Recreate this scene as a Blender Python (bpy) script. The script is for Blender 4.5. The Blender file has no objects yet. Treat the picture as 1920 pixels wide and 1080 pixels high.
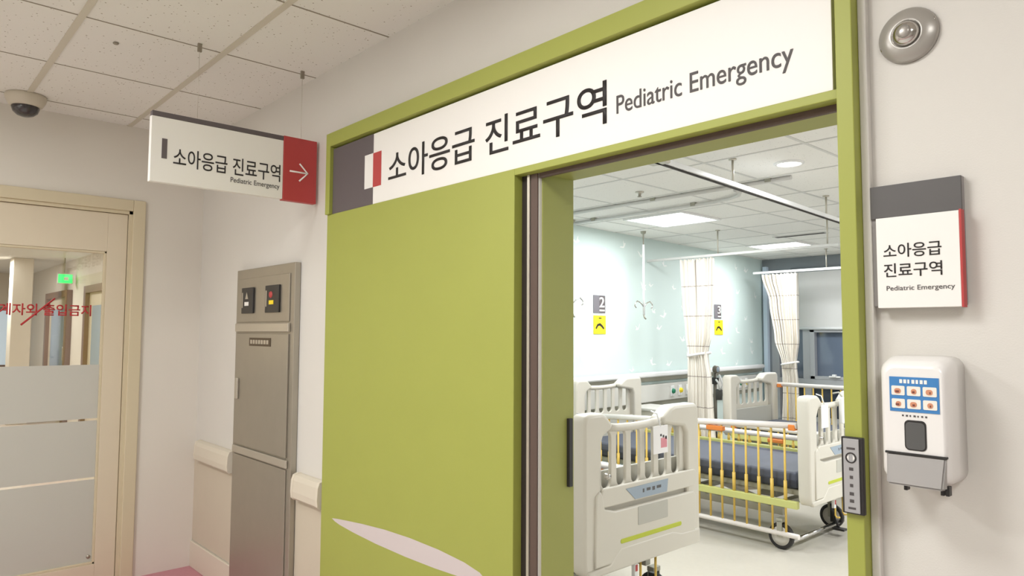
import bpy, bmesh, math, random
from mathutils import Vector, Matrix
random.seed(7)
SC = bpy.context.scene
COL = SC.collection
PI = math.pi

# ------------------------------------------------------------------ camera
def make_camera():
    yaw, pitch, roll = math.radians(-47.63), math.radians(3.607), math.radians(0.254)
    f = Vector((math.sin(yaw)*math.cos(pitch), math.cos(yaw)*math.cos(pitch), math.sin(pitch)))
    r = Vector((math.cos(yaw), -math.sin(yaw), 0))
    u = r.cross(f)
    r2 = math.cos(roll)*r + math.sin(roll)*u
    u2 = -math.sin(roll)*r + math.cos(roll)*u
    cd = bpy.data.cameras.new('camera')
    cd.sensor_width = 36; cd.lens = 1322*36/1920
    cd.clip_start = 0.05; cd.clip_end = 100
    o = bpy.data.objects.new('camera', cd); COL.objects.link(o)
    m = Matrix((( r2.x, u2.x, -f.x, 0.0), (r2.y, u2.y, -f.y, -1.507), (r2.z, u2.z, -f.z, 1.407), (0, 0, 0, 1)))
    o.matrix_world = m
    SC.camera = o
make_camera()

# ------------------------------------------------------------------ view, world, area lights
SC.view_settings.view_transform = 'Standard'
SC.view_settings.look = 'None'
SC.view_settings.gamma = 1.0
SC.view_settings.use_curve_mapping = False
SC.view_settings.exposure = 0.0
SC.cycles.use_denoising = True
SC.cycles.max_bounces = 8
SC.cycles.diffuse_bounces = 5
SC.cycles.caustics_reflective = False
SC.cycles.caustics_refractive = False

w = bpy.data.worlds.new('night_outside'); SC.world = w; w.use_nodes = True
w.node_tree.nodes['Background'].inputs[0].default_value = (0.20, 0.25, 0.32, 1)
w.node_tree.nodes['Background'].inputs[1].default_value = 0.25

def area(name, loc, sx, sy, power, color, rot=(0, 0, 0)):
    l = bpy.data.lights.new(name, 'AREA'); l.shape = 'RECTANGLE'; l.size = sx; l.size_y = sy
    l.energy = power; l.color = color
    o = bpy.data.objects.new(name, l); COL.objects.link(o); o.location = loc; o.rotation_euler = rot
    return o
WARM = (0.985, 0.99, 0.985)
COOL = (0.93, 0.97, 1.0)
# unseen corridor ceiling luminaires, last two added to brighten the far end (their housings are built further down)
CORR_LAMPS = [(-1.2, -1.25, 22.5), (0.7, -1.6, 26), (-2.9, -2.2, 46)]
for x, y, p in CORR_LAMPS:
    area('corridor_unseen_light', (x, y, 2.572), .56, .56, p, WARM)
# ward ceiling panel lights; the strong unseen pair is added to brighten the ceiling
WARD_PANELS = [(-3.56, 3.62, 25), (-3.78, 6.08, 25), (-.35, 3.62, 52), (-.35, 6.08, 52), (-2.9, 1.35, 32)]
for x, y, p in WARD_PANELS:
    area('ward_panel_light', (x, y, 2.372), .56, .56, p, COOL)
WARD_DOWNLIGHT = (-1.91, 2.415)
area('ward_downlight_light', (WARD_DOWNLIGHT[0], WARD_DOWNLIGHT[1], 2.376), .12, .12, 9, COOL)
# added lights without fixtures, brightening the hallway beyond the glazed door
for x in (-6.2, -9.5, -13.0):
    area('hallway_fill_light', (x, -.4, 2.47), .6, .6, 55, (1, .97, .93))

# ------------------------------------------------------------------ materials
def lin(c):
    c = c/255
    return c/12.92 if c <= .04045 else ((c+.055)/1.055)**2.4
def rgb(r, g, b): return (lin(r), lin(g), lin(b), 1)
def mat(name, col, rough=.5, metal=0, noise=0, nscale=20, bump=0, bscale=200, spec=.5, emit=0, coat=0):
    m = bpy.data.materials.new(name); m.use_nodes = True
    nt = m.node_tree; b = nt.nodes['Principled BSDF']
    b.inputs['Base Color'].default_value = rgb(*col)
    b.inputs['Roughness'].default_value = rough
    b.inputs['Metallic'].default_value = metal
    b.inputs['Specular IOR Level'].default_value = spec
    b.inputs['Coat Weight'].default_value = coat
    if emit:
        b.inputs['Emission Color'].default_value = rgb(*col); b.inputs['Emission Strength'].default_value = emit
    tc = nt.nodes.new('ShaderNodeTexCoord')
    if noise:
        n = nt.nodes.new('ShaderNodeTexNoise'); n.inputs['Scale'].default_value = nscale; n.inputs['Detail'].default_value = 4
        nt.links.new(tc.outputs['Object'], n.inputs['Vector'])
        mx = nt.nodes.new('ShaderNodeMix'); mx.data_type = 'RGBA'
        c = rgb(*col)
        mx.inputs[6].default_value = tuple(max(0, v*(1-noise)) for v in c[:3]) + (1,)
        mx.inputs[7].default_value = tuple(min(1, v*(1+noise)) for v in c[:3]) + (1,)
        nt.links.new(n.outputs['Fac'], mx.inputs[0]); nt.links.new(mx.outputs[2], b.inputs['Base Color'])
    if bump:
        n2 = nt.nodes.new('ShaderNodeTexNoise'); n2.inputs['Scale'].default_value = bscale; n2.inputs['Detail'].default_value = 3
        nt.links.new(tc.outputs['Object'], n2.inputs['Vector'])
        bp = nt.nodes.new('ShaderNodeBump'); bp.inputs['Strength'].default_value = bump; bp.inputs['Distance'].default_value = .002
        nt.links.new(n2.outputs['Fac'], bp.inputs['Height']); nt.links.new(bp.outputs['Normal'], b.inputs['Normal'])
    return m
def tile_mat(name, col, dot):
    """mineral fibre ceiling tile: pale, with small dark pin holes"""
    m = mat(name, col, .9)
    nt = m.node_tree; b = nt.nodes['Principled BSDF']
    tc = nt.nodes.new('ShaderNodeTexCoord')
    v = nt.nodes.new('ShaderNodeTexVoronoi'); v.inputs['Scale'].default_value = 72; v.inputs['Randomness'].default_value = 1
    n = nt.nodes.new('ShaderNodeTexNoise'); n.inputs['Scale'].default_value = 60
    nt.links.new(tc.outputs['Object'], v.inputs['Vector']); nt.links.new(tc.outputs['Object'], n.inputs['Vector'])
    sep = nt.nodes.new('ShaderNodeSeparateColor'); nt.links.new(v.outputs['Color'], sep.inputs[0])
    thr = nt.nodes.new('ShaderNodeMath'); thr.operation = 'MULTIPLY'; thr.inputs[1].default_value = .24
    nt.links.new(sep.outputs[0], thr.inputs[0])
    lt = nt.nodes.new('ShaderNodeMath'); lt.operation = 'LESS_THAN'
    nt.links.new(v.outputs['Distance'], lt.inputs[0]); nt.links.new(thr.outputs[0], lt.inputs[1])
    gt = nt.nodes.new('ShaderNodeMath'); gt.operation = 'GREATER_THAN'; gt.inputs[1].default_value = .45
    nt.links.new(sep.outputs[1], gt.inputs[0])
    mu = nt.nodes.new('ShaderNodeMath'); mu.operation = 'MULTIPLY'
    nt.links.new(lt.outputs[0], mu.inputs[0]); nt.links.new(gt.outputs[0], mu.inputs[1])
    mx = nt.nodes.new('ShaderNodeMix'); mx.data_type = 'RGBA'
    mx.inputs[6].default_value = rgb(*col); mx.inputs[7].default_value = rgb(*dot)
    nt.links.new(mu.outputs[0], mx.inputs[0]); nt.links.new(mx.outputs[2], b.inputs['Base Color'])
    return m
def glass_mat(name, tint, gloss=.08):
    m = bpy.data.materials.new(name); m.use_nodes = True; nt = m.node_tree
    for n in list(nt.nodes):
        if n.type != 'OUTPUT_MATERIAL': nt.nodes.remove(n)
    out = [n for n in nt.nodes if n.type == 'OUTPUT_MATERIAL'][0]
    t = nt.nodes.new('ShaderNodeBsdfTransparent'); t.inputs[0].default_value = tint
    g = nt.nodes.new('ShaderNodeBsdfGlossy'); g.inputs['Roughness'].default_value = .02
    mix = nt.nodes.new('ShaderNodeMixShader'); mix.inputs[0].default_value = gloss
    nt.links.new(t.outputs[0], mix.inputs[1]); nt.links.new(g.outputs[0], mix.inputs[2]); nt.links.new(mix.outputs[0], out.inputs[0])
    return m
def frost_mat(name, col):
    m = bpy.data.materials.new(name); m.use_nodes = True; nt = m.node_tree
    for n in list(nt.nodes):
        if n.type != 'OUTPUT_MATERIAL': nt.nodes.remove(n)
    out = [n for n in nt.nodes if n.type == 'OUTPUT_MATERIAL'][0]
    d = nt.nodes.new('ShaderNodeBsdfDiffuse'); d.inputs[0].default_value = rgb(*col)
    t = nt.nodes.new('ShaderNodeBsdfTranslucent'); t.inputs[0].default_value = rgb(*col)
    mix = nt.nodes.new('ShaderNodeMixShader'); mix.inputs[0].default_value = .45
    nt.links.new(d.outputs[0], mix.inputs[1]); nt.links.new(t.outputs[0], mix.inputs[2]); nt.links.new(mix.outputs[0], out.inputs[0])
    return m
def curtain_mat():
    m = mat('curtain_cotton', (240, 234, 222), .9)
    nt = m.node_tree; b = nt.nodes['Principled BSDF']
    uv = nt.nodes.new('ShaderNodeTexCoord'); sp = nt.nodes.new('ShaderNodeSeparateXYZ')
    nt.links.new(uv.outputs['UV'], sp.inputs[0])
    def line(sock, freq, width):
        a = nt.nodes.new('ShaderNodeMath'); a.operation = 'MULTIPLY'; a.inputs[1].default_value = freq; nt.links.new(sock, a.inputs[0])
        f = nt.nodes.new('ShaderNodeMath'); f.operation = 'FRACT'; nt.links.new(a.outputs[0], f.inputs[0])
        l = nt.nodes.new('ShaderNodeMath'); l.operation = 'LESS_THAN'; l.inputs[1].default_value = width; nt.links.new(f.outputs[0], l.inputs[0])
        return l
    h = line(sp.outputs[1], 3.4, .030); v = line(sp.outputs[0], 4.3, .03)
    mx = nt.nodes.new('ShaderNodeMath'); mx.operation = 'MAXIMUM'; nt.links.new(h.outputs[0], mx.inputs[0]); nt.links.new(v.outputs[0], mx.inputs[1])
    mc = nt.nodes.new('ShaderNodeMix'); mc.data_type = 'RGBA'; mc.inputs[6].default_value = rgb(241, 235, 225); mc.inputs[7].default_value = rgb(178, 168, 160)
    nt.links.new(mx.outputs[0], mc.inputs[0]); nt.links.new(mc.outputs[2], b.inputs['Base Color'])
    b.inputs['Subsurface Weight'].default_value = 0
    return m

M = dict(
    wall=mat('corridor_wall_paint', (216, 213, 207), .65, noise=.02, nscale=3, bump=.15, bscale=300),
    wall_left=mat('end_wall_paint', (222, 217, 208), .65, noise=.02, nscale=3, bump=.15, bscale=300),
    wainscot=mat('vinyl_wainscot', (202, 192, 174), .55, noise=.02, nscale=8),
    skirting=mat('vinyl_skirting', (218, 210, 194), .5),
    rail=mat('handrail_vinyl', (214, 206, 190), .45),
    ctile=tile_mat('corridor_ceiling_tile', (232, 230, 225), (150, 138, 122)),
    wtile=tile_mat('ward_ceiling_tile', (240, 238, 234), (198, 195, 190)),
    tee=mat('ceiling_tee_paint', (205, 199, 184), .6), groove=mat('ceiling_joint_shadowline', (152, 144, 130), .8),
    wtee=mat('ward_tee_paint', (214, 213, 210), .6),
    beigefloor=mat('beige_vinyl_floor', (206, 204, 199), .35, noise=.05, nscale=40),
    pinkfloor=mat('mauve_vinyl_floor', (190, 128, 140), .35, noise=.1, nscale=60),
    creamfloor=mat('ward_vinyl_floor', (200, 194, 183), .28, noise=.05, nscale=30),
    green=mat('olive_green_paint', (160, 166, 78), .5, noise=.03, nscale=4),
    green_in=mat('olive_green_liner', (158, 162, 88), .5, noise=.03, nscale=6),
    dark=mat('dark_gap', (46, 38, 34), .7), rubber=mat('brown_rubber_seal', (92, 74, 66), .6),
    alu=mat('satin_aluminium', (200, 194, 182), .35, metal=.7),
    signwhite=mat('sign_white', (240, 238, 234), .5), charcoal=mat('sign_charcoal', (96, 88, 90), .55),
    ink=mat('black_ink', (38, 34, 34), .6), ink2=mat('grey_ink', (78, 74, 74), .6),
    red=mat('sign_red', (184, 66, 66), .5), redink=mat('red_lettering', (176, 44, 48), .5),
    plaquegrey=mat('plaque_grey', (92, 90, 90), .5), plaqueback=mat('plaque_back_grey', (150, 146, 146), .5),
    doorbeige=mat('door_beige', (214, 202, 180), .5, noise=.03, nscale=5), frametan=mat('door_frame_tan', (208, 196, 168), .5),
    glass=glass_mat('clear_glass', (.93, .95, .94, 1)), frost=frost_mat('frosted_film', (214, 213, 208)),
    steel=mat('brushed_steel', (176, 170, 158), .36, metal=.75, noise=.05, nscale=12),
    steeldark=mat('steel_edge', (168, 160, 148), .35, metal=.8),
    black=mat('black_plastic', (40, 38, 38), .4), labelbrown=mat('brown_name_label', (84, 70, 52), .5),
    plastic=mat('white_dispenser_plastic', (234, 232, 230), .3, coat=.2), greyplastic=mat('grey_lever_plastic', (158, 155, 153), .4),
    darkwindow=mat('smoked_level_window', (88, 88, 88), .25), blue=mat('sticker_blue', (62, 128, 190), .5),
    cell=mat('sticker_cell', (238, 232, 222), .5), skinprint=mat('sticker_hand_print', (206, 142, 110), .6), brownprint=mat('sticker_dark_print', (120, 66, 58), .6),
    platesteel=mat('switch_plate_grey', (172, 172, 174), .4, metal=.2),
    chrome=mat('chrome', (205, 202, 198), .14, metal=1), lampgrey=mat('spotlight_grey', (168, 164, 158), .3, metal=.35),
    mint=mat('mint_wall_paint', (216, 231, 228), .6), mintwhite=mat('white_bird_print', (246, 250, 248), .6),
    wallgrey=mat('window_wall_grey', (140, 146, 152), .6), frame=mat('window_frame_grey', (176, 178, 182), .4, metal=.2),
    nightglass=mat('window_glass_night', (104, 116, 134), .08, spec=.7), lowglass=mat('window_glass_lower', (44, 50, 62), .12, spec=.6),
    blind=mat('roller_blind_cloth', (208, 208, 206), .8), white=mat('white_enamel', (240, 240, 240), .35),
    bed=mat('bed_panel_plastic', (217, 212, 200), .4, noise=.015, nscale=6), bedgrey=mat('bed_recess_plastic', (190, 188, 178), .45),
    railwhite=mat('bed_rail_white', (238, 232, 226), .35), yellow=mat('bed_bar_yellow', (232, 196, 96), .4),
    lime=mat('bed_lime_strip', (206, 208, 132), .45), limeline=mat('lime_line', (190, 200, 60), .5), orange=mat('orange_joint', (236, 140, 66), .45),
    mattress=mat('slate_mattress_vinyl', (80, 85, 100), .55), mattshade=mat('shaded_mattress_side', (52, 56, 68), .55),
    bedframe=mat('bed_base_grey', (168, 166, 152), .45, metal=.2), tyre=mat('black_tyre', (48, 46, 46), .6), hub=mat('caster_hub', (206, 202, 194), .4),
    bluelabel=mat('blue_grey_bed_label', (160, 174, 188), .5), paper=mat('white_card', (248, 246, 246), .6), pinkprint=mat('pink_stamp', (226, 150, 160), .6),
    curtain=curtain_mat(), console=mat('console_grey', (214, 212, 206), .4), teal=mat('green_socket', (30, 130, 96), .4),
    yellowsign=mat('yellow_sign', (250, 222, 40), .5), signgrey=mat('bed_number_grey', (120, 116, 122), .5),
    lampon=mat('lit_diffuser', (255, 253, 248), .5, emit=6), lampwarm=mat('lit_diffuser_warm', (255, 244, 228), .5, emit=3),
    exitgreen=mat('lit_exit_green', (40, 230, 90), .5, emit=2.5), exitface=mat('exit_sign_case', (220, 220, 216), .5),
    standgrey=mat('stand_grey', (122, 116, 106), .4, metal=.3), lilac=mat('pale_lilac_decal', (206, 196, 196), .55), hallwall=mat('hall_paint', (222, 214, 200), .65), hallfloor=mat('hall_floor', (196, 182, 168), .35),
    brown=mat('brown_door_frame', (120, 88, 66), .5), skyglass=mat('hall_window_daylight', (206, 222, 236), .3, emit=.5),
    darkglass=mat('hall_dark_opening', (96, 92, 92), .4), bluegrey=mat('blue_grey_panel', (150, 166, 184), .4),
    dome=mat('smoked_camera_dome', (54, 50, 52), .12, coat=.5), domebase=mat('camera_base_ivory', (204, 196, 180), .45), seagreen=mat('pale_blue_strip', (216, 232, 250), .5),
)

# ------------------------------------------------------------------ mesh helpers
class MB:
    def __init__(s): s.bm = bmesh.new(); s.mi = 0
    def slot(s, i): s.mi = i; return s
    def _mark(s, faces):
        for f in faces: f.material_index = s.mi
    def box(s, x0, x1, y0, y1, z0, z1, bev=0):
        r = bmesh.ops.create_cube(s.bm, size=1)
        for v in r['verts']:
            v.co = Vector(((x0+x1)/2+v.co.x*(x1-x0), (y0+y1)/2+v.co.y*(y1-y0), (z0+z1)/2+v.co.z*(z1-z0)))
        fs = set(f for v in r['verts'] for f in v.link_faces); s._mark(fs)
        if bev:
            es = list(set(e for f in fs for e in f.edges))
            rr = bmesh.ops.bevel(s.bm, geom=es, offset=bev, segments=3, affect='EDGES', profile=.5)
            s._mark(rr['faces'])
        return s
    def tube(s, pts, r, seg=10, cap=True, r2=None):
        pts = [Vector(p) for p in pts]; rings = []
        n = len(pts); prev = None
        for i, p in enumerate(pts):
            d = (pts[min(i+1, n-1)]-pts[max(i-1, 0)]).normalized()
            a = prev if prev is not None else (Vector((0, 0, 1)) if abs(d.z) < .9 else Vector((1, 0, 0)))
            a = (a-d*a.dot(d)).normalized(); prev = a; b = d.cross(a)
            rr = r if r2 is None else r+(r2-r)*i/(n-1)
            rings.append([s.bm.verts.new(p+rr*(math.cos(2*PI*k/seg)*a+math.sin(2*PI*k/seg)*b)) for k in range(seg)])
        for i in range(n-1):
            for k in range(seg):
                f = s.bm.faces.new((rings[i][k], rings[i][(k+1) % seg], rings[i+1][(k+1) % seg], rings[i+1][k])); f.smooth = True; f.material_index = s.mi
        if cap:
            for q in (rings[0][::-1], rings[-1]): s.bm.faces.new(q).material_index = s.mi
        return s
    def lathe(s, prof, c, axis='z', seg=28):
        """prof: (radius, height) pairs along the axis, from c"""
        c = Vector(c); ax = {'x': Vector((1, 0, 0)), 'y': Vector((0, 1, 0)), 'z': Vector((0, 0, 1)), '-y': Vector((0, -1, 0))}[axis]
        a = Vector((0, 0, 1)) if axis != 'z' else Vector((1, 0, 0)); b = ax.cross(a)
        rings = []
        for r, h in prof:
            if r <= 1e-6: rings.append([s.bm.verts.new(c+ax*h)])
            else: rings.append([s.bm.verts.new(c+ax*h+r*(math.cos(2*PI*k/seg)*a+math.sin(2*PI*k/seg)*b)) for k in range(seg)])
        for i in range(len(rings)-1):
            A, B = rings[i], rings[i+1]
            for k in range(seg):
                if len(A) == 1 and len(B) == 1: continue
                if len(A) == 1: vs = (A[0], B[(k+1) % seg], B[k])
                elif len(B) == 1: vs = (A[k], A[(k+1) % seg], B[0])
                else: vs = (A[k], A[(k+1) % seg], B[(k+1) % seg], B[k])
                f = s.bm.faces.new(vs); f.smooth = True; f.material_index = s.mi
        return s
    def prism(s, poly, fn, d0, d1):
        """poly in (u,v); fn(u,v,d) -> xyz; a solid between depths d0 and d1"""
        A = [s.bm.verts.new(fn(u, v, d0)) for u, v in poly]; B = [s.bm.verts.new(fn(u, v, d1)) for u, v in poly]
        n = len(poly); fs = [s.bm.faces.new(A), s.bm.faces.new(B[::-1])]
        for i in range(n): fs.append(s.bm.faces.new((A[i], B[i], B[(i+1) % n], A[(i+1) % n])))
        s._mark(fs); return s
    def build(s, name, mats, parent=None, loc=None):
        bmesh.ops.recalc_face_normals(s.bm, faces=s.bm.faces)
        me = bpy.data.meshes.new(name); s.bm.to_mesh(me); s.bm.free()
        for m in (mats if isinstance(mats, (list, tuple)) else [mats]): me.materials.append(m)
        o = bpy.data.objects.new(name, me); COL.objects.link(o)
        if parent: o.parent = parent
        if loc: o.location = loc
        return o
def tag(o, label=None, cat=None, group=None, kind=None):
    if label: o['label'] = label
    if cat: o['category'] = cat
    if group: o['group'] = group
    if kind: o['kind'] = kind
    return o
def thing(name, label, cat, loc=(0, 0, 0), group=None, rz=0):
    o = bpy.data.objects.new(name, None); COL.objects.link(o); o.location = loc; o.rotation_euler.z = rz
    o.empty_display_size = .1
    return tag(o, label, cat, group)
def struct(o): o['kind'] = 'structure'; return o
def rounded(u0, u1, v0, v1, r, n=5):
    pts = []
    for cx, cy, a in ((u1-r, v1-r, 0), (u0+r, v1-r, 90), (u0+r, v0+r, 180), (u1-r, v0+r, 270)):
        for k in range(n+1):
            t = math.radians(a+90*k/n); pts.append((cx+r*math.cos(t), cy+r*math.sin(t)))
    return pts
def plate2d(name, loops, depth, bev, mats, parent, M4):
    """2D outline with holes, extruded to `depth`, rounded edge `bev`; lies in local XY, extruded along Z, then moved by matrix M4"""
    c = bpy.data.curves.new(name, 'CURVE'); c.dimensions = '2D'; c.fill_mode = 'BOTH'
    c.extrude = max(depth/2-bev, 0.0002); c.bevel_depth = bev; c.bevel_resolution = 2; c.offset = -bev
    for lp in loops:
        sp = c.splines.new('POLY'); sp.points.add(len(lp)-1); sp.use_cyclic_u = True
        for p, q in zip(sp.points, lp): p.co = (q[0], q[1], 0, 1)
    t = bpy.data.objects.new('tmp', c); COL.objects.link(t)
    me = bpy.data.meshes.new_from_object(t.evaluated_get(bpy.context.evaluated_depsgraph_get()))
    bpy.data.objects.remove(t); bpy.data.curves.remove(c)
    me.materials.clear()
    for m in (mats if isinstance(mats, (list, tuple)) else [mats]): me.materials.append(m)
    me.name = name; me.transform(M4)
    o = bpy.data.objects.new(name, me); COL.objects.link(o)
    if parent: o.parent = parent
    return o
def text_mesh(name, body, m, parent, origin, U, V, width, height, thick=.0012, bold=0):
    """flat raised lettering: fits `body` to width x height; lower-left corner at origin, U and V are the reading and up directions"""
    c = bpy.data.curves.new(name, 'FONT'); c.body = body; c.size = 1; c.offset = bold; c.extrude = 0
    t = bpy.data.objects.new('tmp', c); COL.objects.link(t)
    me = bpy.data.meshes.new_from_object(t.evaluated_get(bpy.context.evaluated_depsgraph_get()))
    bpy.data.objects.remove(t); bpy.data.curves.remove(c)
    xs = [v.co.x for v in me.vertices]; ys = [v.co.y for v in me.vertices]
    x0, x1, y0, y1 = min(xs), max(xs), min(ys), max(ys)
    U = Vector(U); V = Vector(V); N = U.cross(V); O = Vector(origin)
    bm = bmesh.new(); bm.from_mesh(me)
    for v in bm.verts:
        a = (v.co.x-x0)/(x1-x0)*width; b = (v.co.y-y0)/(y1-y0)*height
        v.co = O+U*a+V*b+N*thick
    r = bmesh.ops.extrude_face_region(bm, geom=list(bm.faces))
    for v in [g for g in r['geom'] if isinstance(g, bmesh.types.BMVert)]: v.co -= N*thick
    bmesh.ops.recalc_face_normals(bm, faces=bm.faces)
    bm.to_mesh(me); bm.free(); me.materials.clear(); me.materials.append(m)
    me.name = name
    o = bpy.data.objects.new(name, me); COL.objects.link(o)
    if parent: o.parent = parent
    return o
def copy_tree(o, parent=None):
    c = o.copy(); COL.objects.link(c); c.parent = parent
    for ch in list(o.children): copy_tree(ch, c)
    return c
def YZ(x):   # local X->+y, Y->+z, Z->+x, at plane x
    return Matrix(((0, 0, 1, x), (1, 0, 0, 0), (0, 1, 0, 0), (0, 0, 0, 1)))
def XZ(y):   # local X->+x, Y->+z, Z->-y, at plane y
    return Matrix(((1, 0, 0, 0), (0, 0, -1, y), (0, 1, 0, 0), (0, 0, 0, 1)))

# ------------------------------------------------------------------ the corridor
ZC = 2.6
fl = MB().box(-4.65, 3.6, -3.0, .15, -.06, 0)
fl.slot(1)
for a in ((-4.5, 3.5, -.42, 0), (-4.5, 3.5, -3.0, -2.62), (-4.5, -4.12, -2.62, -.42)): fl.box(a[0], a[1], a[2], a[3], 0, .0006)
struct(fl.build('floor', [M['beigefloor'], M['pinkfloor']]))
struct(MB().box(-4.65, 3.6, -3.0, .15, ZC, ZC+.06).build('ceiling', M['ctile']))
g = MB()
for y in (-.43, -.96, -1.53, -2.1, -2.67): g.box(-4.5, 3.5, y-.013, y+.013, ZC-.004, ZC)
struct(g.build('trim_1', M['tee']))
g = MB()
for k in range(13):
    x = -4.29+k*.63; g.box(x-.0035, x+.0035, -3, 0, ZC-.0015, ZC)
struct(g.build('trim_2', M['groove']))
# wall with the green doorway
OX0, OX1, OZ = -1.53, -.607, 1.90
wr = MB().box(-4.65, OX0, 0, .15, 0, ZC).box(OX0, OX1, 0, .15, OZ, ZC).box(OX1, 3.6, 0, .15, 0, ZC)
struct(wr.build('wall_right', M['wall']))
struct(MB().box(-4.5, -3.845, -.004, 0, .155, .69).box(-3.13, -2.825, -.004, 0, .155, .69).build('trim_3', M['wainscot']))
b = MB().box(-4.5, -3.845, -.016, 0, 0, .15, .003).box(-3.13, -2.826, -.016, 0, 0, .15, .003)
struct(b.build('baseboard_right', M['skirting']))
# end wall with the glazed door
DY0, DY1, DZ = -1.42, -.395, 2.10
struct(MB().box(-4.65, -4.5, DY1+.005, 0, 0, ZC).box(-4.65, -4.5, DY0-.005, DY1+.005, DZ+.005, ZC).box(-4.65, -4.5, -3, DY0-.005, 0, ZC).build('wall_left', M['wall_left']))
struct(MB().box(-4.65, 3.6, -3.15, -3.0, 0, ZC).build('wall_front', M['wall']))
struct(MB().box(3.5, 3.6, -3.0, 0, 0, ZC).build('wall_end', M['wall']))

# glazed door
d1 = thing('door_1', 'beige glazed door with frosted panes in the end wall', 'door', (-4.5, -.9, 0)); struct(d1)
def on(o, p):    # re-parent keeping world coordinates
    o.parent = p; o.location = o.location-p.location; return o
f = MB()
for (y0, y1, z0, z1) in ((DY1, DY1+.065, 0, DZ+.065), (DY0-.065, DY0, 0, DZ+.065), (DY0, DY1, DZ, DZ+.065)):
    f.box(-4.66, -4.482, y0, y1, z0, z1, .004)
for (y0, y1, z0, z1) in ((DY1-.018, DY1, 0, DZ), (DY0, DY0+.018, 0, DZ), (DY0, DY1, DZ-.018, DZ)):
    f.box(-4.64, -4.497, y0, y1, z0, z1)
on(f.build('door_frame', M['frametan']), d1)
GY0, GY1, GZ0, GZ1 = -1.30, -.517, .115, 1.858
lf = MB()
for (y0, y1, z0, z1) in ((GY1, DY1-.021, .012, DZ-.02), (DY0+.021, GY0, .012, DZ-.02), (GY0, GY1, GZ1, DZ-.02), (GY0, GY1, .012, GZ0)):
    lf.box(-4.56, -4.515, y0, y1, z0, z1, .002)
leaf = on(lf.build('door_leaf', M['doorbeige']), d1)
bd = MB()
for (y0, y1, z0, z1) in ((GY1-.012, GY1, GZ0, GZ1), (GY0, GY0+.012, GZ0, GZ1), (GY0, GY1, GZ1-.012, GZ1), (GY0, GY1, GZ0, GZ0+.012)):
    bd.box(-4.548, -4.520, y0, y1, z0, z1, .002)
on(bd.build('glazing_bead', M['frametan']), d1)
on(MB().box(-4.540, -4.534, GY0, GY1, GZ0, GZ1).build('glass_pane', M['glass']), d1)
fr = MB()
for z0, z1 in ((GZ0+.012, .578), (.590, .904), (.916, 1.216)): fr.box(-4.5338, -4.5328, GY0+.012, GY1-.012, z0, z1)
tag(on(fr.build('frosted_film', M['frost']), d1), 'three frosted bands on the door glass')
on(text_mesh('lettering', '관계자외 출입금지', M['redink'], None, (-4.5335, -1.065, 1.487), (0, 1, 0), (0, 0, 1), .485, .064, .0008, .018), d1)
on(MB().tube([(-4.532, -.906, 1.435), (-4.532, -.757, 1.582)], .005, 6).build('red_slash', M['redink']), d1)
on(MB().lathe([(0, .004), (.009, .004), (.011, 0)], (-4.5325, -.545, .155), 'x', 12).build('glass_stud', M['steeldark']), d1)
on(MB().tube([(-4.515, -1.36, .95), (-4.46, -1.36, .95), (-4.46, -1.36, 1.25), (-4.515, -1.36, 1.25)], .012, 10).build('door_handle', M['chrome']), d1)

# hallway beyond the glazed door
struct(MB().box(-16.6, -4.65, -2.0, .95, -.06, 0).build('floor_hallway', M['hallfloor']))
struct(MB().box(-16.6, -4.65, -2.0, .95, 2.5, 2.56).build('ceiling_hallway', M['ctile']))
struct(MB().box(-16.6, -4.65, .80, .95, 0, 2.5).build('wall_hallway_right', M['hallwall']))
struct(MB().box(-16.6, -4.65, -2.0, -1.85, 0, 2.5).build('wall_hallway_left', M['hallwall']))
struct(MB().box(-16.6, -16.5, -1.85, .80, 0, 2.5).build('wall_hallway_end', M['hallwall']))
struct(MB().box(-4.80, -4.65, .0, .80, 0, 2.5).build('wall_hallway_near', M['hallwall']))
def hall_door(n, x0, x1, label):
    d = thing('door_%d' % n, label, 'door', ((x0+x1)/2, .8, 0)); struct(d)
    m = MB()
    for a, bb, z0, z1 in ((x0, x0+.12, 0, 2.03), (x1-.12, x1, 0, 2.03), (x0+.12, x1-.12, 1.93, 2.03)): m.box(a, bb, .72, .80, z0, z1)
    on(m.build('door_frame', M['brown']), d)
    on(MB().box(x0+.12, x1-.12, .775, .80, 0, 1.93).build('door_panel', M['doorbeige']), d)
    on(MB().box(x0+.32, x1-.3, .768, .775, .8, 1.75).build('door_window', M['bluegrey']), d)
    on(MB().tube([(x1-.22, .775, .95), (x1-.22, .74, .95), (x1-.22, .74, 1.15), (x1-.22, .775, 1.15)], .015, 8).build('door_handle', M['chrome']), d)
hall_door(3, -14.3, -12.55, 'brown framed hallway door farther beyond the glazed door')
hall_door(4, -11.4, -9.7, 'brown framed hallway door beside the stile of the glazed door')
wn = struct(MB().box(-16.5, -16.47, -.95, .62, .75, 1.78).build('window_2', M['skyglass']))
mm = MB()
for y0, y1 in ((-1.0, -.95), (-.42, -.36), (.12, .18), (.60, .66)): mm.box(-16.5, -16.43, y0, y1, .70, 1.83)
mm.box(-16.5, -16.43, -1.0, .66, 1.78, 1.84).box(-16.5, -16.43, -1.0, .66, .69, .75)
mm.build('window_frame', M['brown'], wn)
struct(MB().box(-13.2, -12.85, .07, .33, 0, 2.5, .01).build('pillar_hallway', M['hallwall']))
ex = thing('exit_sign', 'lit green exit sign high on the hallway wall beyond the glass', 'exit sign', (-12.38, .8, 2.11))
MB().box(-.02, .02, -.24, -.04, 0, .15, .005).build('case', M['exitface'], ex)
MB().box(.021, .026, -.23, -.05, .012, .138).build('lit_panel', M['exitgreen'], ex)
MB().box(.0265, .029, -.16, -.10, .05, .10).build('pictogram', M['signwhite'], ex)
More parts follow.
